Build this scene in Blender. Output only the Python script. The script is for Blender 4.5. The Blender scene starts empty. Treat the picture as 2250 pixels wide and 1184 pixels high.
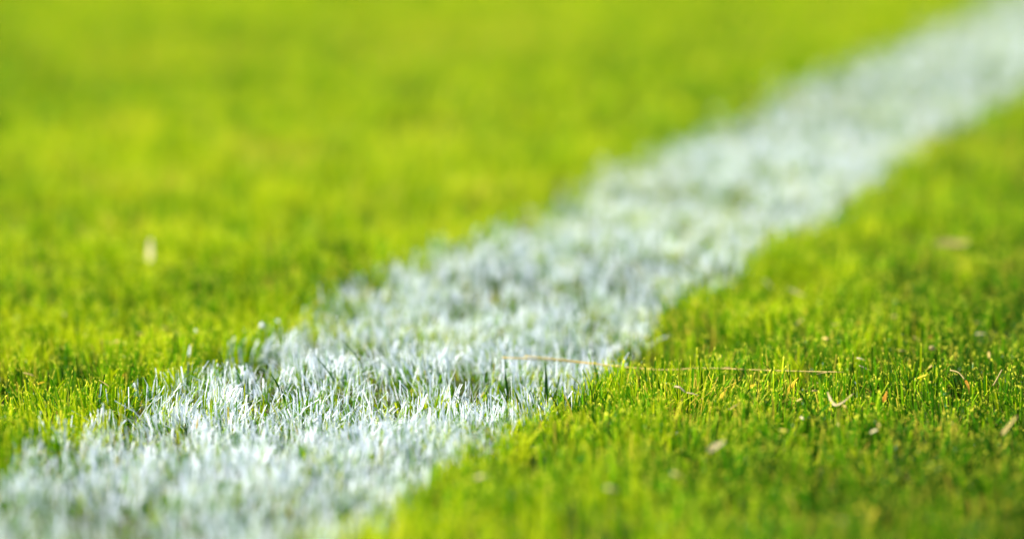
import bpy, math
import numpy as np
from mathutils import Vector

rng = np.random.default_rng(11)
scene = bpy.context.scene
COL = scene.collection

# ------------------------------------------------------------------ camera
CANOPY = 0.0112                       # mown height of the turf, metres
cam_data = bpy.data.cameras.new('camera')
cam_data.lens = 150.0
cam_data.sensor_width = 36.0
cam_data.clip_start = 0.02
cam_data.clip_end = 2000.0
cam_data.dof.use_dof = True
cam_data.dof.focus_distance = 1.262
cam_data.dof.aperture_fstop = 7.2
cam = bpy.data.objects.new('camera', cam_data)
cam.location = (0.0, 0.0, 0.183 + CANOPY)
cam.rotation_euler = (math.radians(90 - 6.885), 0, 0)
COL.objects.link(cam)
scene.camera = cam

# ------------------------------------------------------------------ sky, sun, exposure
SUN_ELEV = math.radians(42)
SUN_AZ = math.radians(-88)           # from +Y (away from the camera) towards -X (left)
sun_dir = Vector((math.sin(SUN_AZ) * math.cos(SUN_ELEV), math.cos(SUN_AZ) * math.cos(SUN_ELEV), math.sin(SUN_ELEV)))
world = bpy.data.worlds.new('World')
scene.world = world
world.use_nodes = True
wn = world.node_tree
wn.nodes.clear()
sky = wn.nodes.new('ShaderNodeTexSky')
sky.sky_type = 'NISHITA'
sky.sun_disc = False
sky.sun_elevation = SUN_ELEV
sky.sun_rotation = SUN_AZ
bg = wn.nodes.new('ShaderNodeBackground')
bg.inputs['Strength'].default_value = 0.115
wo = wn.nodes.new('ShaderNodeOutputWorld')
wn.links.new(sky.outputs[0], bg.inputs['Color'])
wn.links.new(bg.outputs[0], wo.inputs['Surface'])

sun_data = bpy.data.lights.new('sun', 'SUN')
sun_data.energy = 5.0
sun_data.angle = math.radians(0.53)
sun_data.color = (1.0, 0.95, 0.86)
sun = bpy.data.objects.new('sun', sun_data)
sun.rotation_euler = (-sun_dir).to_track_quat('-Z', 'Y').to_euler()
sun.location = sun_dir * 20
COL.objects.link(sun)

vs = scene.view_settings
vs.view_transform = 'Standard'
vs.look = 'None'
vs.exposure = 1.22
vs.gamma = 1.0
vs.use_curve_mapping = False
scene.render.engine = 'CYCLES'
scene.cycles.max_bounces = 8
scene.cycles.diffuse_bounces = 5
scene.cycles.glossy_bounces = 2
scene.cycles.transmission_bounces = 5
scene.cycles.use_denoising = True
scene.cycles.sample_clamp_indirect = 6.0


# ------------------------------------------------------------------ helpers
def _hash(ix, iy, seed):
    n = (ix.astype(np.int64) * 374761393 + iy.astype(np.int64) * 668265263 + seed * 974634541) & 0x7fffffff
    n = ((n ^ (n >> 13)) * 1274126177) & 0x7fffffff
    n = n ^ (n >> 16)
    return (n & 0xffff) / 65535.0


def vnoise(x, y, cell, seed):
    x = np.asarray(x, float) / cell
    y = np.asarray(y, float) / cell
    ix = np.floor(x); iy = np.floor(y)
    fx = x - ix; fy = y - iy
    fx = fx * fx * (3 - 2 * fx); fy = fy * fy * (3 - 2 * fy)
    a = _hash(ix, iy, seed); b = _hash(ix + 1, iy, seed)
    c = _hash(ix, iy + 1, seed); d = _hash(ix + 1, iy + 1, seed)
    return (a * (1 - fx) + b * fx) * (1 - fy) + (c * (1 - fx) + d * fx) * fy


def smooth(e0, e1, v):
    t = np.clip((v - e0) / (e1 - e0), 0, 1)
    return t * t * (3 - 2 * t)


BUMPS = [  # x, y, radius x, radius y, height: humps and hollows of the pitch
    (0.025, 1.60, 0.10, 0.07, 0.0040),
    (0.055, 1.340, 0.018, 0.026, -0.0065),
    (0.100, 1.500, 0.022, 0.026, -0.0055),
    (0.05, 1.20, 0.05, 0.035, 0.0030),
    (-0.078, 1.338, 0.016, 0.018, -0.0045),
    (-0.05, 1.31, 0.06, 0.03, 0.0018),
    (0.17, 1.36, 0.06, 0.05, -0.0015),
]


def ground_z(x, y):
    x = np.asarray(x, float); y = np.asarray(y, float)
    z = (vnoise(x, y, 0.14, 3) - 0.5) * 0.0055 + (vnoise(x, y, 0.05, 4) - 0.5) * 0.0030 + (vnoise(x, y, 0.022, 6) - 0.5) * 0.0026 + (vnoise(x, y, 0.6, 5) - 0.5) * 0.008
    for bx, by, rx, ry, h in BUMPS:
        z = z + h * np.exp(-((x - bx) / rx) ** 2 - ((y - by) / ry) ** 2)
    return z * smooth(40, 12, np.hypot(x, y))


def gz(x, y):
    return float(ground_z(np.array([x]), np.array([y]))[0])


# the painted line runs away to the right: its edges in plan
LINE_SLOPE = 0.2205


def line_mask(x, y):
    xl = -0.0864 + LINE_SLOPE * (y - 1.3272) + 0.008 * smooth(1.46, 1.58, y) + 0.005 * smooth(1.65, 1.9, y) + 0.006 * smooth(1.5, 1.62, y) * smooth(1.9, 1.75, y) + 0.012 * smooth(2.2, 3.2, y)
    xr = 0.0439 + LINE_SLOPE * (y - 1.3378) - 0.006 * smooth(1.24, 1.06, y) - 0.010 * smooth(1.80, 1.62, y) + 0.008 * smooth(1.9, 2.4, y)
    wob = (vnoise(x, y, 0.035, 21) - 0.5) * 0.022 + (vnoise(x, y, 0.011, 22) - 0.5) * 0.012
    wob2 = (vnoise(x, y, 0.035, 31) - 0.5) * 0.016 + (vnoise(x, y, 0.011, 32) - 0.5) * 0.010
    m = smooth(-0.017, 0.013, x - xl + wob) * smooth(-0.005, 0.007, xr - x + wob2)
    return m


def link(name, mesh, mat=None, parent=None):
    o = bpy.data.objects.new(name, mesh)
    if mat:
        mesh.materials.append(mat)
    if parent:
        o.parent = parent
    COL.objects.link(o)
    return o


def tag(o, label=None, cat=None, group=None, kind=None):
    if label: o['label'] = label
    if cat: o['category'] = cat
    if group: o['group'] = group
    if kind: o['kind'] = kind
    return o


# ------------------------------------------------------------------ materials
def N(nt, typ, **kw):
    n = nt.nodes.new(typ)
    for k, v in kw.items():
        setattr(n, k, v)
    return n


def mixcol(nt, fac, a, b):
    m = N(nt, 'ShaderNodeMix', data_type='RGBA')
    for sock, v in ((m.inputs[0], fac), (m.inputs[6], a), (m.inputs[7], b)):
        if hasattr(v, 'is_output'):
            nt.links.new(v, sock)
        elif isinstance(v, (int, float)):
            sock.default_value = v
        else:
            sock.default_value = (*v, 1)
    return m.outputs[2]


def maprange(nt, v, a, b, c=0.0, d=1.0):
    m = N(nt, 'ShaderNodeMapRange')
    nt.links.new(v, m.inputs[0])
    for i, q in enumerate((a, b, c, d)):
        m.inputs[1 + i].default_value = q
    return m.outputs[0]


def leaf_shader(nt, col, trans_col, trans_fac, rough=0.42, spec=0.02):
    p = N(nt, 'ShaderNodeBsdfPrincipled')
    p.inputs['Roughness'].default_value = rough
    p.inputs['Specular IOR Level'].default_value = spec
    nt.links.new(col, p.inputs['Base Color'])
    t = N(nt, 'ShaderNodeBsdfTranslucent')
    nt.links.new(trans_col, t.inputs['Color'])
    ms = N(nt, 'ShaderNodeMixShader')
    if hasattr(trans_fac, 'is_output'):
        nt.links.new(trans_fac, ms.inputs[0])
    else:
        ms.inputs[0].default_value = trans_fac
    nt.links.new(p.outputs[0], ms.inputs[1])
    nt.links.new(t.outputs[0], ms.inputs[2])
    o = N(nt, 'ShaderNodeOutputMaterial')
    nt.links.new(ms.outputs[0], o.inputs['Surface'])
    return p


def new_mat(name):
    m = bpy.data.materials.new(name)
    m.use_nodes = True
    m.node_tree.nodes.clear()
    return m, m.node_tree


def make_grass_material():
    m, nt = new_mat('turf_blade')
    at = N(nt, 'ShaderNodeAttribute', attribute_name='blade')
    sp = N(nt, 'ShaderNodeSeparateColor')
    nt.links.new(at.outputs['Color'], sp.inputs[0])
    paint, t, rnd = sp.outputs[0], sp.outputs[1], sp.outputs[2]
    dry = at.outputs['Alpha']
    ramp = N(nt, 'ShaderNodeValToRGB')
    cr = ramp.color_ramp
    cr.elements[0].position = 0.0; cr.elements[0].color = (0.007, 0.058, 0.002, 1)
    cr.elements[1].position = 1.0; cr.elements[1].color = (0.39, 0.45, 0.003, 1)
    e = cr.elements.new(0.35); e.color = (0.034, 0.170, 0.001, 1)
    e = cr.elements.new(0.7); e.color = (0.148, 0.302, 0.001, 1)
    nt.links.new(rnd, ramp.inputs[0])
    # fine veins along the leaf
    tc = N(nt, 'ShaderNodeNewGeometry')
    nz = N(nt, 'ShaderNodeTexNoise')
    nz.inputs['Scale'].default_value = 700.0
    nz.inputs['Detail'].default_value = 2.0
    nt.links.new(tc.outputs['Position'], nz.inputs['Vector'])
    vein = maprange(nt, nz.outputs[0], 0.3, 0.7, 0.0, 0.35)
    vb = N(nt, 'ShaderNodeHueSaturation')
    vb.inputs['Value'].default_value = 1.7
    nt.links.new(ramp.outputs[0], vb.inputs['Color'])
    green = mixcol(nt, vein, ramp.outputs[0], vb.outputs[0])
    # the mower's cut leaves a bleached end
    cut = maprange(nt, t, 0.925, 0.97, 0.0, 0.9)
    green = mixcol(nt, cut, green, (0.76, 0.70, 0.05))
    green = mixcol(nt, maprange(nt, dry, 0.0, 1.0), green, (0.58, 0.43, 0.045))
    green = mixcol(nt, maprange(nt, dry, 1.2, 1.8, 0.0, 0.85), green, (0.10, 0.065, 0.022))
    pn = N(nt, 'ShaderNodeTexNoise')
    pn.inputs['Scale'].default_value = 420.0
    pn.inputs['Detail'].default_value = 3.0
    nt.links.new(tc.outputs['Position'], pn.inputs['Vector'])
    # paint breaks up where it was thin
    lo = N(nt, 'ShaderNodeMath', operation='ADD')
    lo.inputs[1].default_value = -0.5
    nt.links.new(pn.outputs[0], lo.inputs[0])
    ad = N(nt, 'ShaderNodeMath', operation='MULTIPLY_ADD')
    ad.inputs[1].default_value = 1.1
    nt.links.new(lo.outputs[0], ad.inputs[0])
    nt.links.new(paint, ad.inputs[2])
    pf = maprange(nt, ad.outputs[0], 0.20, 0.46, 0.0, 0.96)
    white = mixcol(nt, pn.outputs[0], (0.78, 0.83, 0.91), (0.86, 0.88, 0.92))
    col = mixcol(nt, pf, green, white)
    gb = N(nt, 'ShaderNodeHueSaturation')
    gb.inputs['Value'].default_value = 1.55
    gb.inputs['Hue'].default_value = 0.498
    nt.links.new(green, gb.inputs['Color'])
    tcol = mixcol(nt, pf, gb.outputs[0], (0.82, 0.86, 0.87))
    tf = maprange(nt, pf, 0.0, 0.94, 0.28, 0.26)
    leaf_shader(nt, col, tcol, tf)
    return m


def make_leaf_material(name, c1, c2, scale=500.0, trans=0.3, rough=0.5, spec=0.3):
    m, nt = new_mat(name)
    tc = N(nt, 'ShaderNodeNewGeometry')
    nz = N(nt, 'ShaderNodeTexNoise')
    nz.inputs['Scale'].default_value = scale
    nz.inputs['Detail'].default_value = 4.0
    nt.links.new(tc.outputs['Position'], nz.inputs['Vector'])
    f = maprange(nt, nz.outputs[0], 0.35, 0.65)
    col = mixcol(nt, f, c1, c2)
    leaf_shader(nt, col, col, trans, rough, spec)
    return m


def make_ground_material():
    m, nt = new_mat('thatch_and_soil')
    tc = N(nt, 'ShaderNodeNewGeometry')
    n1 = N(nt, 'ShaderNodeTexNoise'); n1.inputs['Scale'].default_value = 60.0; n1.inputs['Detail'].default_value = 6.0
    n2 = N(nt, 'ShaderNodeTexNoise'); n2.inputs['Scale'].default_value = 350.0; n2.inputs['Detail'].default_value = 4.0
    for n in (n1, n2):
        nt.links.new(tc.outputs['Position'], n.inputs['Vector'])
    c = mixcol(nt, maprange(nt, n1.outputs[0], 0.4, 0.6), (0.030, 0.050, 0.006), (0.046, 0.062, 0.008))
    c = mixcol(nt, maprange(nt, n2.outputs[0], 0.5, 0.7), c, (0.075, 0.055, 0.025))
    p = N(nt, 'ShaderNodeBsdfPrincipled')
    p.inputs['Roughness'].default_value = 0.95
    p.inputs['Specular IOR Level'].default_value = 0.1
    nt.links.new(c, p.inputs['Base Color'])
    b = N(nt, 'ShaderNodeBump'); b.inputs['Strength'].default_value = 0.6; b.inputs['Distance'].default_value = 0.002
    nt.links.new(n2.outputs[0], b.inputs['Height'])
    nt.links.new(b.outputs[0], p.inputs['Normal'])
    o = N(nt, 'ShaderNodeOutputMaterial')
    nt.links.new(p.outputs[0], o.inputs['Surface'])
    return m


M_GRASS = make_grass_material()
M_GROUND = make_ground_material()

# ------------------------------------------------------------------ the setting: ground
def stretched(lo, hi, step, far):
    core = np.arange(lo, hi + step / 2, step)
    grow = []
    d = step
    v = 0.0
    while v < far:
        d *= 1.35
        v += d
        grow.append(v)
    grow = np.array(grow)
    return np.concatenate([lo - grow[::-1], core, hi + grow])


gx = stretched(-0.8, 1.0, 0.012, 600)
gy = stretched(0.7, 3.8, 0.015, 600)
GX, GY = np.meshgrid(gx, gy)
GZ = ground_z(GX, GY)
nx, ny = len(gx), len(gy)
idx = np.arange(nx * ny).reshape(ny, nx)
quads = np.stack([idx[:-1, :-1], idx[:-1, 1:], idx[1:, 1:], idx[1:, :-1]], -1).reshape(-1, 4)


def mesh_np(name, verts, faces_flat, sizes, attr=None):
    me = bpy.data.meshes.new(name)
    me.vertices.add(len(verts))
    me.vertices.foreach_set('co', verts.astype(np.float32).ravel())
    me.loops.add(len(faces_flat))
    me.loops.foreach_set('vertex_index', faces_flat.astype(np.int32))
    me.polygons.add(len(sizes))
    starts = np.concatenate([[0], np.cumsum(sizes)[:-1]])
    me.polygons.foreach_set('loop_start', starts.astype(np.int32))
    me.polygons.foreach_set('use_smooth', np.ones(len(sizes), bool))
    if attr is not None:
        a = me.attributes.new('blade', 'FLOAT_COLOR', 'POINT')
        a.data.foreach_set('color', attr.astype(np.float32).ravel())
    me.update(calc_edges=True)
    return me


ground = link('ground', mesh_np('ground', np.stack([GX.ravel(), GY.ravel(), GZ.ravel()], -1), quads.ravel(), np.full(len(quads), 4)), M_GROUND)
tag(ground, 'flat sports pitch soil with thatch under the mown turf', 'ground', kind='structure')


# ------------------------------------------------------------------ grass
def blade_mesh(name, x, y, h, w, az, lean, face, paint, rnd, dry, tipw, K, fold, cutend):
    """many blades as one mesh; every argument is an array over blades"""
    n = len(x)
    z0 = ground_z(x, y) - 0.0008
    across = 3 if fold else 2
    ts = np.linspace(0, 1, K + 1)
    V = np.empty((n, K + 1, across, 3))
    A = np.empty((n, K + 1, across, 4))
    ca, sa = np.cos(az), np.sin(az)
    cf, sf = np.cos(face), np.sin(face)
    twist = rng.uniform(-0.7, 0.7, n)
    side = (rng.random(n) < 0.5).astype(float)      # the side of the leaf the spray missed least
    thin = rng.uniform(0.0, 1.0, n) ** 1.5
    for k, t in enumerate(ts):
        off = lean * h * t ** 1.7
        zz = h * (t - 0.28 * np.minimum(lean, 1.6) * t ** 2.2)
        cx = x + ca * off; cy = y + sa * off; cz = z0 + zz
        wt = w * (0.75 + 0.25 * min(1.0, t * 3)) * (1 - (1 - tipw) * max(0.0, (t - 0.35) / 0.65) ** 1.3)
        fa = face + twist * t
        cf, sf = np.cos(fa), np.sin(fa)
        for j in range(across):
            s = (j / (across - 1) - 0.5) * wt
            f = 0.0 if (not fold or j != 1) else 0.28
            V[:, k, j, 0] = cx + cf * s - sf * f * wt
            V[:, k, j, 1] = cy + sf * s + cf * f * wt
            V[:, k, j, 2] = cz
        A[:, k, :, 0] = paint[k][:, None] * (1 - thin[:, None] * np.abs(np.linspace(0, 1, across)[None, :] - side[:, None]))
        A[:, k, :, 1] = t * cutend[:, None]
        A[:, k, :, 2] = rnd[:, None]
        A[:, k, :, 3] = dry[:, None]
    per = (K + 1) * across
    f = []
    for k in range(K):
        for j in range(across - 1):
            f.append([k * across + j, k * across + j + 1, (k + 1) * across + j + 1, (k + 1) * across + j])
    f = np.array(f)
    F = (np.arange(n)[:, None, None] * per + f[None]).reshape(-1)
    return mesh_np(name, V.reshape(-1, 3), F, np.full(n * len(f), 4), A.reshape(-1, 4))


PALE = [  # thin, sun-bleached patches of the pitch: x, y, radius x, radius y, strength
    (-0.1034, 1.9902, 0.028, 0.05, 1.0), (-0.1225, 2.0257, 0.02, 0.03, 0.9), (-0.1469, 1.8395, 0.014, 0.03, 1.0),
    (-0.1774, 1.8597, 0.022, 0.025, 0.7), (-0.042, 2.0137, 0.025, 0.04, 0.5), (-0.1982, 2.1674, 0.022, 0.05, 0.6),
    (-0.1562, 1.6928, 0.012, 0.02, 0.8), (-0.2175, 2.6977, 0.08, 0.2, 0.35), (-0.0384, 2.879, 0.1, 0.25, 0.4),
    (-0.0087, 1.8102, 0.012, 0.03, 0.6), (-0.0298, 1.6844, 0.012, 0.02, 0.6), (-0.0601, 1.532, 0.01, 0.015, 0.6),
    (-0.0457, 1.4915, 0.008, 0.012, 0.5), (-0.0922, 1.6047, 0.01, 0.012, 0.5), (0.12, 1.17, 0.012, 0.012, 0.5),
    (0.035, 1.14, 0.01, 0.012, 0.4)]
THIN = [  # worn stretches of the painted line
    (0.037, 1.565, 0.035, 0.018, 1.0), (0.085, 1.60, 0.02, 0.02, 0.7), (0.105, 1.70, 0.02, 0.03, 0.7), (0.02, 1.262, 0.012, 0.012, 0.8),
    (-0.005, 1.30, 0.02, 0.012, 0.5), (-0.02, 1.12, 0.02, 0.015, 0.6), (0.015, 1.375, 0.02, 0.012, 0.6)]
HOLES = [  # small bare hollows between the tufts: x, y, radius
    (0.0821, 1.0692, 0.007), (0.0434, 1.1009, 0.006), (0.091, 1.4981, 0.010), (0.0432, 1.3169, 0.010),
    (0.1027, 1.5048, 0.010), (-0.0751, 1.3293, 0.009), (-0.1817, 1.62, 0.010), (0.0161, 1.2484, 0.0045),
    (-0.0007, 1.2392, 0.003), (0.1493, 1.3272, 0.006), (0.0895, 1.2392, 0.005), (0.1179, 1.1951, 0.006),
    (0.0248, 1.0658, 0.006), (0.0092, 1.1383, 0.004), (0.0468, 1.3378, 0.010), (-0.1231, 1.2769, 0.006),
    (-0.1379, 1.2867, 0.005), (-0.0667, 1.2769, 0.003), (-0.0865, 1.2438, 0.003), (-0.0168, 1.2438, 0.003),
    (-0.0934, 1.1082, 0.004), (0.1131, 1.2124, 0.004), (0.1504, 1.2867, 0.005), (0.094, 1.203, 0.006),
    (0.0505, 1.223, 0.005), (0.131, 1.303, 0.004), (0.0544, 1.112, 0.005), (0.140, 1.148, 0.005)]


def spots(x, y, table):
    v = np.zeros(len(x))
    for q in table:
        rx, ry, k = (q[2], q[2] * 1.3, 1.0) if len(q) == 3 else (q[2], q[3], q[4])
        v = np.maximum(v, k * np.exp(-(((x - q[0]) / rx) ** 2 + ((y - q[1]) / ry) ** 2) ** 1.5))
    return v


def half_width(y):
    return 0.12 * y + 0.02


def scatter(y0, y1, margin_l, margin_r, density):
    wmax = half_width(y1) + max(margin_l, margin_r)
    n = int(2 * wmax * (y1 - y0) * density)
    x = rng.uniform(-wmax, wmax, n); y = rng.uniform(y0, y1, n)
    keep = (x > -half_width(y) - margin_l) & (x < half_width(y) + margin_r)
    # tufts: the turf is thinner between plants
    d = vnoise(x, y, 0.0055, 61) * 0.65 + vnoise(x, y, 0.016, 62) * 0.35
    keep &= rng.random(n) < (smooth(0.28, 0.62, d) * 0.95 + 0.05) * (1 - 0.8 * spots(x, y, HOLES))
    return x[keep], y[keep]


def grow(x, y, K, fold, wscale, name_g, name_p):
    n = len(x)
    kind = rng.random(n)
    upright = kind < 0.50
    # tufts share a lean
    az = vnoise(x, y, 0.02, 41) * 4 * math.pi + rng.normal(0, 0.9, n)
    tall = 0.78 + 0.24 * vnoise(x, y, 0.018, 42) + 0.30 * vnoise(x, y, 0.008, 45) - 0.04 - 0.27 * line_mask(x, y)
    h = np.where(upright, rng.normal(CANOPY, 0.0019, n), rng.uniform(0.003, 0.0095, n)) * tall
    h = np.where(rng.random(n) < 0.012, h * rng.uniform(1.1, 1.35, n), h)
    hole = smooth(0.34, 0.12, vnoise(x, y, 0.0075, 43)) * smooth(0.85, 0.35, vnoise(x, y, 0.03, 44))
    hole = np.maximum(hole, spots(x, y, HOLES))
    h = np.clip(h * (1 - 0.62 * hole * (1 - 0.5 * line_mask(x, y))), 0.002, 0.0165)
    lean = np.where(upright, np.abs(rng.normal(0, 0.34, n)) * (1 + 0.15 * line_mask(x, y)), rng.uniform(0.25, 1.5, n))
    w = np.where(upright, rng.uniform(0.00032, 0.00075, n), rng.uniform(0.0003, 0.0007, n)) * np.where(rng.random(n) < 0.07, 1.5, 1.0) * wscale * (1 - 0.16 * line_mask(x, y))
    face = rng.uniform(0, 2 * math.pi, n)
    tipw = np.where(rng.random(n) < 0.7, rng.uniform(0.5, 1.0, n), 0.08)
    patch = vnoise(x, y, 0.10, 51) * 0.55 + vnoise(x, y, 0.3, 52) * 0.45
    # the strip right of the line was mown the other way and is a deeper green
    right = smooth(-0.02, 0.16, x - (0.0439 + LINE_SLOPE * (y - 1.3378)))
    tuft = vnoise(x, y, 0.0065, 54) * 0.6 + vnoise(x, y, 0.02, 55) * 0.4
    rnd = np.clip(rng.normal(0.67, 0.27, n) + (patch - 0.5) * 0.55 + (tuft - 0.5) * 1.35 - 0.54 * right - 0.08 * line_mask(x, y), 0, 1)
    pale = spots(x, y, PALE)
    dryp = 0.02 + 0.13 * smooth(0.62, 0.85, vnoise(x, y, 0.055, 53)) + 0.42 * pale
    dry = np.where(rng.random(n) < dryp, rng.uniform(0.45, 1.0, n), rng.uniform(0, 0.08, n))
    dry = np.where((h < 0.0065) & (rng.random(n) < 0.40 - 0.30 * line_mask(x, y)), rng.uniform(1.3, 2.0, n), dry)      # thatch
    m = line_mask(x, y)
    cover = 0.64 + 0.12 * smooth(1.6, 2.1, y) - 0.35 * spots(x, y, THIN) + 0.45 * smooth(0.25, 0.6, vnoise(x, y, 0.006, 73)) + 0.28 * (vnoise(x, y, 0.018, 71) + vnoise(x, y, 0.05, 72) - 0.8)
    # late regrowth pushes unpainted blades through
    prob = m * np.clip(cover, 0, 0.97)
    painted = rng.random(n) < prob * (0.22 + 0.78 * smooth(0.004, 0.009, h))
    t0 = rng.uniform(-0.14, 0.54, n) + 0.1 * (~upright)
    amount = rng.uniform(0.5, 1.0, n) * (0.55 + 0.45 * m)
    paint = [np.where(painted, amount * smooth(0.0, 0.3, k / K - t0), 0.0) for k in range(K + 1)]
    dry = np.where(painted, dry * 0.4, dry)
    out = []
    inline = m > 0.5
    cutend = np.where(inline | (rng.random(n) < 0.25), 0.88, 1.0)     # blades grown since the last cut have no bleached end
    for nm, sel in ((name_g, ~inline), (name_p, inline)):
        me = blade_mesh(nm, x[sel], y[sel], h[sel], w[sel], az[sel], lean[sel], face[sel],
                        [p[sel] for p in paint], rnd[sel], dry[sel], tipw[sel], K, fold, cutend[sel])
        out.append(me)
    return out


def join(name, meshes):
    """several blade meshes into one (positions, faces and the blade attribute)"""
    Vs, Fs, Ss, As = [], [], [], []
    base = 0
    for me in meshes:
        nv = len(me.vertices)
        v = np.empty(nv * 3, np.float32); me.vertices.foreach_get('co', v)
        f = np.empty(len(me.loops), np.int32); me.loops.foreach_get('vertex_index', f)
        a = np.empty(nv * 4, np.float32); me.attributes['blade'].data.foreach_get('color', a)
        Vs.append(v.reshape(-1, 3)); Fs.append(f + base); Ss.append(np.full(len(me.polygons), 4)); As.append(a.reshape(-1, 4))
        base += nv
        bpy.data.meshes.remove(me)
    return mesh_np(name, np.concatenate(Vs), np.concatenate(Fs), np.concatenate(Ss), np.concatenate(As))


greens, whites = [], []
for (y0, y1, dens, K, fold, ws, ml, mr) in (
        (0.86, 1.08, 480000, 3, False, 1.0, 0.05, 0.05),
        (1.08, 1.56, 680000, 3, True, 1.0, 0.02, 0.02),
        (1.56, 2.10, 400000, 3, False, 1.1, 0.05, 0.05),
        (2.10, 3.70, 150000, 2, False, 1.8, 0.08, 0.08)):
    x, y = scatter(y0, y1, ml, mr, dens)
    g, p = grow(x, y, K, fold, ws, 'g', 'p')
    greens.append(g); whites.append(p)
# the rest of the pitch round the framed patch
for (count, x0, x1, y0, y1, K_, ws, inner) in ((340000, -0.95, 0.95, 0.55, 3.9, 2, 2.6, 0.0), (110000, -2.6, 3.0, 0.05, 7.0, 1, 7.0, 0.42)):
    x = rng.uniform(x0, x1, count)
    y = rng.uniform(y0, y1, count)
    if inner == 0.0:
        keep = ~((np.abs(x) < half_width(y) + 0.02) & (y > 0.86) & (y < 3.7)) & (np.abs(x) < half_width(y) + 0.42)
    else:
        keep = ~((np.abs(x) < half_width(y) + inner) & (y > 0.55) & (y < 3.9))
    x, y = x[keep], y[keep]
    g, p = grow(x, y, K_, False, ws, 'g', 'p')
    greens.append(g); whites.append(p)

turf = link('turf_grass', join('turf_grass', greens), M_GRASS)
tag(turf, 'short mown bright green turf on both sides of the white line', 'grass', kind='stuff')
line = link('painted_grass', join('painted_grass', whites), M_GRASS)
tag(line, 'white painted pitch line of grass running diagonally through the turf', 'painted line', kind='stuff')


# ------------------------------------------------------------------ loose things lying in the turf
M_STRAW = make_leaf_material('dry_straw', (0.46, 0.32, 0.07), (0.62, 0.46, 0.15), 900, 0.12, 0.6, 0.12)
M_PALE = make_leaf_material('bleached_leaf', (0.36, 0.29, 0.12), (0.56, 0.46, 0.25), 700, 0.25, 0.65, 0.08)
M_TAN = make_leaf_material('tan_leaf', (0.30, 0.23, 0.07), (0.46, 0.36, 0.13), 600, 0.25, 0.65, 0.08)
M_CREAM = make_leaf_material('cream_leaf', (0.62, 0.53, 0.26), (0.72, 0.64, 0.38), 700, 0.3, 0.55, 0.25)
M_WHITE = make_leaf_material('white_paint_crust', (0.74, 0.77, 0.80), (0.86, 0.86, 0.85), 900, 0.05, 0.5, 0.3)
M_YELLOW = make_leaf_material('yellow_leaf', (0.50, 0.34, 0.012), (0.64, 0.48, 0.03), 800, 0.35, 0.6, 0.08)
M_ORANGE = make_leaf_material('orange_leaf', (0.48, 0.21, 0.015), (0.60, 0.33, 0.04), 800, 0.35, 0.6, 0.08)
M_DEEP = make_leaf_material('deep_green_leaf', (0.022, 0.11, 0.006), (0.05, 0.16, 0.006), 900, 0.40, 0.35, 0.2)
M_FRESH = make_leaf_material('fresh_green_leaf', (0.09, 0.22, 0.004), (0.16, 0.29, 0.006), 900, 0.45, 0.35, 0.2)


def path(pts, n):
    """smooth curve through the points (Catmull-Rom)"""
    P = [Vector(p) for p in pts]
    if len(P) == 2:
        return [P[0].lerp(P[1], i / n) for i in range(n + 1)]
    P = [P[0] * 2 - P[1]] + P + [P[-1] * 2 - P[-2]]
    out = []
    m = len(P) - 3
    for i in range(n + 1):
        u = i / n * m
        k = min(int(u), m - 1)
        t = u - k
        a, b, c, d = P[k:k + 4]
        out.append(0.5 * ((2 * b) + (c - a) * t + (2 * a - 5 * b + 4 * c - d) * t * t + (3 * b - a - 3 * c + d) * t ** 3))
    return out


def sweep(name, pts, section, n, profile, up, mat, parent=None, roll=0.0):
    """closed section swept along a path; profile(t) gives (scale across, scale in depth)"""
    C = path(pts, n)
    base = C[0].copy()
    verts, faces = [], []
    m = len(section)
    for i, c in enumerate(C):
        d = (C[min(i + 1, n)] - C[max(i - 1, 0)]).normalized()
        side = d.cross(Vector(up))
        if side.length < 1e-6:
            side = d.cross(Vector((1, 0, 0)))
        side.normalize()
        nrm = side.cross(d).normalized()
        a = roll * i / n
        s2 = side * math.cos(a) + nrm * math.sin(a)
        n2 = nrm * math.cos(a) - side * math.sin(a)
        w, th = profile(i / n)
        for (u, v) in section:
            verts.append(c + s2 * (u * w) + n2 * (v * th) - base)
    for i in range(n):
        for j in range(m):
            faces.append((i * m + j, i * m + (j + 1) % m, (i + 1) * m + (j + 1) % m, (i + 1) * m + j))
    faces.append(tuple(range(m - 1, -1, -1)))
    faces.append(tuple(n * m + j for j in range(m)))
    me = bpy.data.meshes.new(name)
    me.from_pydata([tuple(v) for v in verts], [], faces)
    me.polygons.foreach_set('use_smooth', [True] * len(me.polygons))
    me.update()
    o = link(name, me, mat)
    if parent:
        o.parent = parent
        o.location = base - Vector(parent.location)
    else:
        o.location = base
    return o


ROUND = [(math.cos(a) * 0.5, math.sin(a) * 0.5) for a in [k * math.pi / 4 for k in range(8)]]
LEAF = [(-0.5, 0.0), (-0.25, -0.30), (0.0, -0.42), (0.25, -0.30), (0.5, 0.0), (0.25, -0.14), (0.0, -0.24), (-0.25, -0.14)]


def on(x, y, dz):
    return (x, y, gz(x, y) + dz * 0.72)


def leaf(name, pts, width, mat, label, cat, group=None, tip=0.15, n=10, up=(0, -0.6, 1), roll=0.5, parent=None):
    def prof(t):
        w = width * 0.75 * min(1.0, 0.55 + t * 2.2) * (1 - (1 - tip) * max(0.0, (t - 0.45) / 0.55) ** 1.6)
        return w, w * 0.8 + 0.00012
    o = sweep(name, [on(*p) for p in pts], LEAF, n, prof, up, mat, parent, roll)
    if label:
        tag(o, label, cat, group)
    return o


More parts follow.
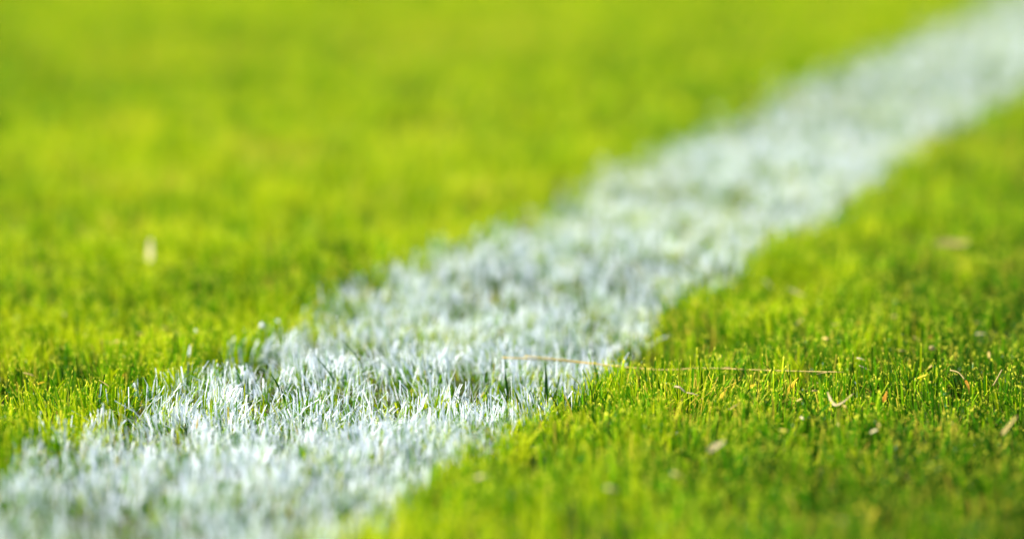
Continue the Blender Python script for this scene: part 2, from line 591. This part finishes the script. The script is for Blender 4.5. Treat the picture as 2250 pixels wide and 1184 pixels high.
def stick(name, pts, width, mat, label=None, cat=None, group=None, n=14, parent=None, taper=0.3):
    def prof(t):
        w = width * (1 - taper * t) * (1 + 0.12 * math.sin(t * 37.0) * math.sin(t * 11.0))
        return w, w
    o = sweep(name, [on(*p) for p in pts], ROUND, n, prof, (0, 0, 1), mat, parent)
    if label:
        tag(o, label, cat, group)
    return o


def crumb(name, x, y, dz, size, mat, label, cat, seed, squash=0.8):
    """small irregular lump"""
    r_ = np.random.default_rng(seed)
    verts, faces = [], []
    R, S = 7, 10
    ph = r_.uniform(0, 6.28, 6)
    for i in range(R + 1):
        th = math.pi * i / R
        for j in range(S):
            a = 2 * math.pi * j / S
            k = 1 + 0.16 * math.sin(2 * a + ph[0]) * math.sin(th) + 0.12 * math.sin(3 * th + ph[1] + a) + 0.08 * math.sin(4 * a + ph[2])
            verts.append((size / 2 * k * math.sin(th) * math.cos(a), size / 2 * k * math.sin(th) * math.sin(a), size / 2 * squash * k * math.cos(th)))
    for i in range(R):
        for j in range(S):
            faces.append((i * S + j, (i + 1) * S + j, (i + 1) * S + (j + 1) % S, i * S + (j + 1) % S))
    me = bpy.data.meshes.new(name)
    me.from_pydata(verts, [], faces)
    me.polygons.foreach_set('use_smooth', [True] * len(me.polygons))
    me.update()
    o = link(name, me, mat)
    o.location = on(x, y, dz)
    return tag(o, label, cat)


# the long dry seed stalk lying across the edge of the line
straw = bpy.data.objects.new('dry_straw', None)
straw.empty_display_size = 0.005
straw.location = on(-0.0057, 1.3146, 0.0150)
COL.objects.link(straw)
tag(straw, 'long thin dry straw stem lying level from the white line into the green turf', 'straw')
stick('stalk', [(-0.0030, 1.3138, 0.0128), (0.0141, 1.3065, 0.0146), (0.0323, 1.2981, 0.0144), (0.0465, 1.2920, 0.0130), (0.0586, 1.2871, 0.0133), (0.0788, 1.2776, 0.0126), (0.0995, 1.2678, 0.0131)],
      0.00038, M_STRAW, parent=straw, n=44, taper=0.25)
stick('frayed_strand', [(0.0040, 1.3103, 0.0148), (0.0162, 1.3053, 0.0154), (0.0273, 1.3007, 0.0149)], 0.00034, M_STRAW, parent=straw, n=16)
stick('node', [(0.0318, 1.2983, 0.0144), (0.0338, 1.2975, 0.0143)], 0.0007, M_STRAW, parent=straw, n=4)
stick('node', [(0.0778, 1.2780, 0.0126), (0.0796, 1.2772, 0.0126)], 0.00065, M_STRAW, parent=straw, n=4)

# dead leaves and clippings
leaf('dead_leaf', [(0.0906, 1.212, 0.0172), (0.0915, 1.210, 0.0140), (0.0927, 1.208, 0.0128), (0.0948, 1.208, 0.0140), (0.0978, 1.208, 0.0176)],
     0.0011, M_PALE, 'pale dead leaf bent into a V shape in the sharp right turf', 'dead leaf', n=16, roll=0.2, up=(-0.8, -0.8, 0.5))
stick('root_fibre', [(0.1290, 1.243, 0.0195), (0.1312, 1.241, 0.0186), (0.1328, 1.239, 0.0160)], 0.0005, M_TAN,
      'fine arched tan fibre just above the small orange leaf at the right', 'fibre')
leaf('fallen_leaf', [(0.1328, 1.236, 0.0162), (0.1334, 1.234, 0.0142), (0.1336, 1.232, 0.0115)], 0.0014, M_ORANGE,
     'small orange withered leaf below the arched fibre near the right edge', 'leaf', tip=0.5)
stick('straw_piece', [(0.1415, 1.241, 0.0130), (0.1428, 1.242, 0.0158), (0.1442, 1.243, 0.0190)], 0.0006, M_TAN,
      'short upright piece of straw nearest the right edge in the sharp turf', 'straw')
leaf('dead_leaf', [(0.1345, 1.157, 0.0130), (0.1360, 1.157, 0.0160), (0.1385, 1.157, 0.0202)], 0.0017, M_TAN,
     'blurred tan dead leaf slanting up at the lower right edge', 'dead leaf', tip=0.6)
leaf('leaf_flake', [(0.0520, 1.119, 0.0150), (0.0540, 1.1195, 0.0166), (0.0566, 1.120, 0.0185)], 0.0021, M_PALE,
     'whitish slanted flake in the blurred green foreground', 'flake', tip=0.4, up=(0.3, -1, 0.6))
crumb('soil_crumb', 0.1304, 1.3117, 0.0152, 0.0019, M_TAN, 'small pale round crumb caught among blades at the right', 'crumb', 3)
leaf('leaf_clipping', [(0.0470, 1.230, 0.0158), (0.0488, 1.229, 0.0156), (0.0505, 1.228, 0.0138)], 0.0015, M_PALE,
     'whitish curled clipping under the middle of the straw stem', 'clipping', tip=0.5)
leaf('leaf_clipping', [(0.0508, 1.227, 0.0140), (0.0525, 1.2265, 0.0138), (0.0540, 1.226, 0.0134)], 0.0009, M_PALE,
     'thin flat pale clipping beside the whitish curled one', 'clipping', tip=0.5)
leaf('dead_leaf', [(-0.1330, 1.553, 0.0120), (-0.1327, 1.553, 0.0170), (-0.1325, 1.553, 0.0240)], 0.0045, M_CREAM,
     'cream blurred leaf tip standing upright alone in the left turf', 'dead leaf', tip=0.5, up=(-1, -0.9, 0.1), roll=0.2)
leaf('dead_leaf', [(0.1580, 1.582, 0.0168), (0.1625, 1.5825, 0.0176), (0.1665, 1.582, 0.0172), (0.1705, 1.581, 0.0178)], 0.0034, M_TAN,
     'blurred tan leaf lying flat in the dark turf right of the line', 'dead leaf', tip=0.6, up=(0, -1, 0.5))
leaf('straw_piece', [(0.0885, 1.484, 0.0195), (0.0897, 1.483, 0.0180), (0.0912, 1.482, 0.0155)], 0.0016, M_PALE,
     'short pale straw piece close to the right edge of the white line', 'straw', tip=0.7)
leaf('straw_piece', [(0.0945, 1.446, 0.0175), (0.0975, 1.445, 0.0160), (0.1008, 1.444, 0.0142)], 0.0016, M_PALE,
     'longer pale straw piece sloping down right beside the short one', 'straw', tip=0.6)
for i, (x_, y_, z_, w_, m_, l_) in enumerate((
        (0.0832, 1.245, 0.0150, 0.0015, M_YELLOW, 'yellow leaf bit just below the right half of the straw stem'),
        (0.0812, 1.239, 0.0140, 0.0014, M_YELLOW, 'lower yellow leaf bit hanging under the other beneath the straw stem'),
        (0.0612, 1.226, 0.0140, 0.0015, M_YELLOW, 'yellow leaf bit right of the pale clippings under the straw stem'),
        (0.1075, 1.215, 0.0150, 0.0015, M_ORANGE, 'yellowish orange leaf bit to the right of the V shaped leaf'))):
    sl = (-1) ** i * 0.0004
    leaf('leaf_bit', [(x_ - 0.0006, y_, z_ - 0.0022), (x_, y_ + 0.0004, z_), (x_ + 0.0008 + sl, y_, z_ + 0.0022)], w_, m_, l_, 'leaf', tip=0.35, n=8)
for x_, y_, a_, ln, l_ in (
        (-0.0075, 1.0726, 0.3, 0.0040, 'pale blurred flake lowest beside the right edge of the line'),
        (0.0250, 1.0524, -0.3, 0.0036, 'greyish pink blurred flake at the bottom of the green foreground'),
        (0.0426, 1.0796, -0.6, 0.0042, 'faint pale blurred flake below the slanted whitish one')):
    dx_, dz_ = math.cos(a_) * ln / 2, math.sin(a_) * ln / 2
    leaf('leaf_flake', [(x_ - dx_, y_, 0.0145 - dz_), (x_, y_ - 0.0005, 0.0150), (x_ + dx_, y_, 0.0145 + dz_)], 0.0014, M_PALE, l_, 'flake', tip=0.5, up=(0, -1, 0.7))
crumb('paint_bead', -0.0814, 1.376, 0.0168, 0.0018, M_WHITE, 'bright white round bead standing out left of the line edge', 'paint bead', 5, 0.95)
crumb('paint_bead', -0.0770, 1.392, 0.0160, 0.0010, M_WHITE, 'dimmer white bead just right of and behind the bright one', 'paint bead', 6, 0.9)
crumb('paint_bead', -0.1022, 1.3671, 0.0158, 0.0009, M_WHITE, 'small bluish white bead farthest left in the green turf', 'paint bead', 7, 0.9)

# blades that stand out from the sward
BL = 'blades standing out from the turf'
for nm, base, tipp, w_, m_, l_ in (
        ('grass_sprig', (-0.0016, 1.262, 0.0), (-0.0020, 1.262, 0.0190), 0.0013, M_DEEP, 'dark green blade standing at the left end of the straw stem'),
        ('grass_sprig', (0.0098, 1.268, 0.0), (0.0100, 1.268, 0.0205), 0.0013, M_DEEP, 'tall dark green blade crossing in front of the straw stem'),
        ('grass_sprig', (-0.1325, 1.290, 0.0), (-0.1332, 1.290, 0.0225), 0.0012, M_FRESH, 'tallest fresh green blade in the turf left of the line'),
        ('grass_sprig', (-0.0655, 1.262, 0.0), (-0.0722, 1.264, 0.0175), 0.0013, M_DEEP, 'dark green blade slanting left inside the white line'),
        ('grass_shoot', (-0.0535, 1.285, 0.0075), (-0.0605, 1.287, 0.0190), 0.0005, M_DEEP, 'thin dark stem slanting across the white blades, left of two'),
        ('grass_shoot', (-0.0465, 1.305, 0.0090), (-0.0530, 1.307, 0.0195), 0.0006, M_DEEP, 'thin dark stem slanting across the white blades, right of two'),
        ('grass_sprig', (0.0035, 1.245, 0.0), (0.0005, 1.246, 0.0160), 0.0013, M_FRESH, 'broad fresh green blade low in the line below the straw end'),
        ('grass_sprig', (0.0560, 1.262, 0.0), (0.0566, 1.262, 0.0190), 0.0012, M_FRESH, 'fresh green blade rising through the middle of the straw stem'),
        ('grass_sprig', (0.1005, 1.262, 0.0), (0.1012, 1.262, 0.0205), 0.0011, M_FRESH, 'fresh green blade standing at the right end of the straw stem')):
    mid = tuple(a * 0.5 + b * 0.5 for a, b in zip(base, tipp))
    mid = (mid[0] + 0.0004, mid[1], mid[2])
    leaf(nm, [base, mid, tipp], w_, m_, l_, 'grass blade', BL, tip=0.12, n=9, up=(0.2, -1, 0.1), roll=0.5)
fork = bpy.data.objects.new('forked_sprig', None)
fork.empty_display_size = 0.003
fork.location = on(0.0335, 1.3066, 0.0)
COL.objects.link(fork)
tag(fork, 'white painted blade forked like a Y at the right edge of the line', 'grass blade')
leaf('leaf', [(0.0335, 1.3066, 0.0), (0.0330, 1.3066, 0.0120), (0.0305, 1.3060, 0.0175)], 0.0011, M_WHITE, None, None, parent=fork, up=(0.2, -1, 0.1))
leaf('leaf', [(0.0336, 1.3066, 0.0), (0.0340, 1.3066, 0.0125), (0.0362, 1.3070, 0.0188)], 0.0010, M_WHITE, None, None, parent=fork, up=(0.2, -1, 0.1))

# mower clippings caught between the blades
rc = np.random.default_rng(77)
for side_, count, x0_, x1_, l_, g_ in (
        (1, 38, 0.055, 0.155, 'tiny %s clipping caught between the green blades right of the line', 'tiny clippings in the right turf'),
        (-1, 14, -0.155, -0.100, 'tiny %s clipping caught between the green blades left of the line', 'tiny clippings in the left turf')):
    made = 0
    while made < count:
        x_ = rc.uniform(x0_, x1_); y_ = rc.uniform(1.14, 1.42)
        if float(line_mask(np.array([x_]), np.array([y_]))[0]) > 0.02 or abs(x_) > 0.12 * y_ - 0.004:
            continue
        ln = rc.uniform(0.0016, 0.0036); a_ = rc.uniform(0, 2 * math.pi); up_ = rc.uniform(-0.4, 0.9) * ln
        z_ = rc.uniform(0.0112, 0.0146)
        dx_, dy_ = math.cos(a_) * ln / 2, math.sin(a_) * ln / 2
        cm_, cn_ = ((M_STRAW, 'straw coloured'), (M_TAN, 'tan'), (M_YELLOW, 'yellow'), (M_CREAM, 'cream'), (M_ORANGE, 'orange'))[int(rc.choice(5, p=[0.30, 0.34, 0.24, 0.06, 0.06]))]
        leaf('grass_clipping', [(x_ - dx_, y_ - dy_, z_ - up_ / 2), (x_, y_, z_ + 0.0002), (x_ + dx_, y_ + dy_, z_ + up_ / 2)],
             rc.uniform(0.0006, 0.0012), cm_, l_ % cn_, 'clipping', g_,
             tip=0.5, n=5, roll=rc.uniform(-1, 1))
        made += 1
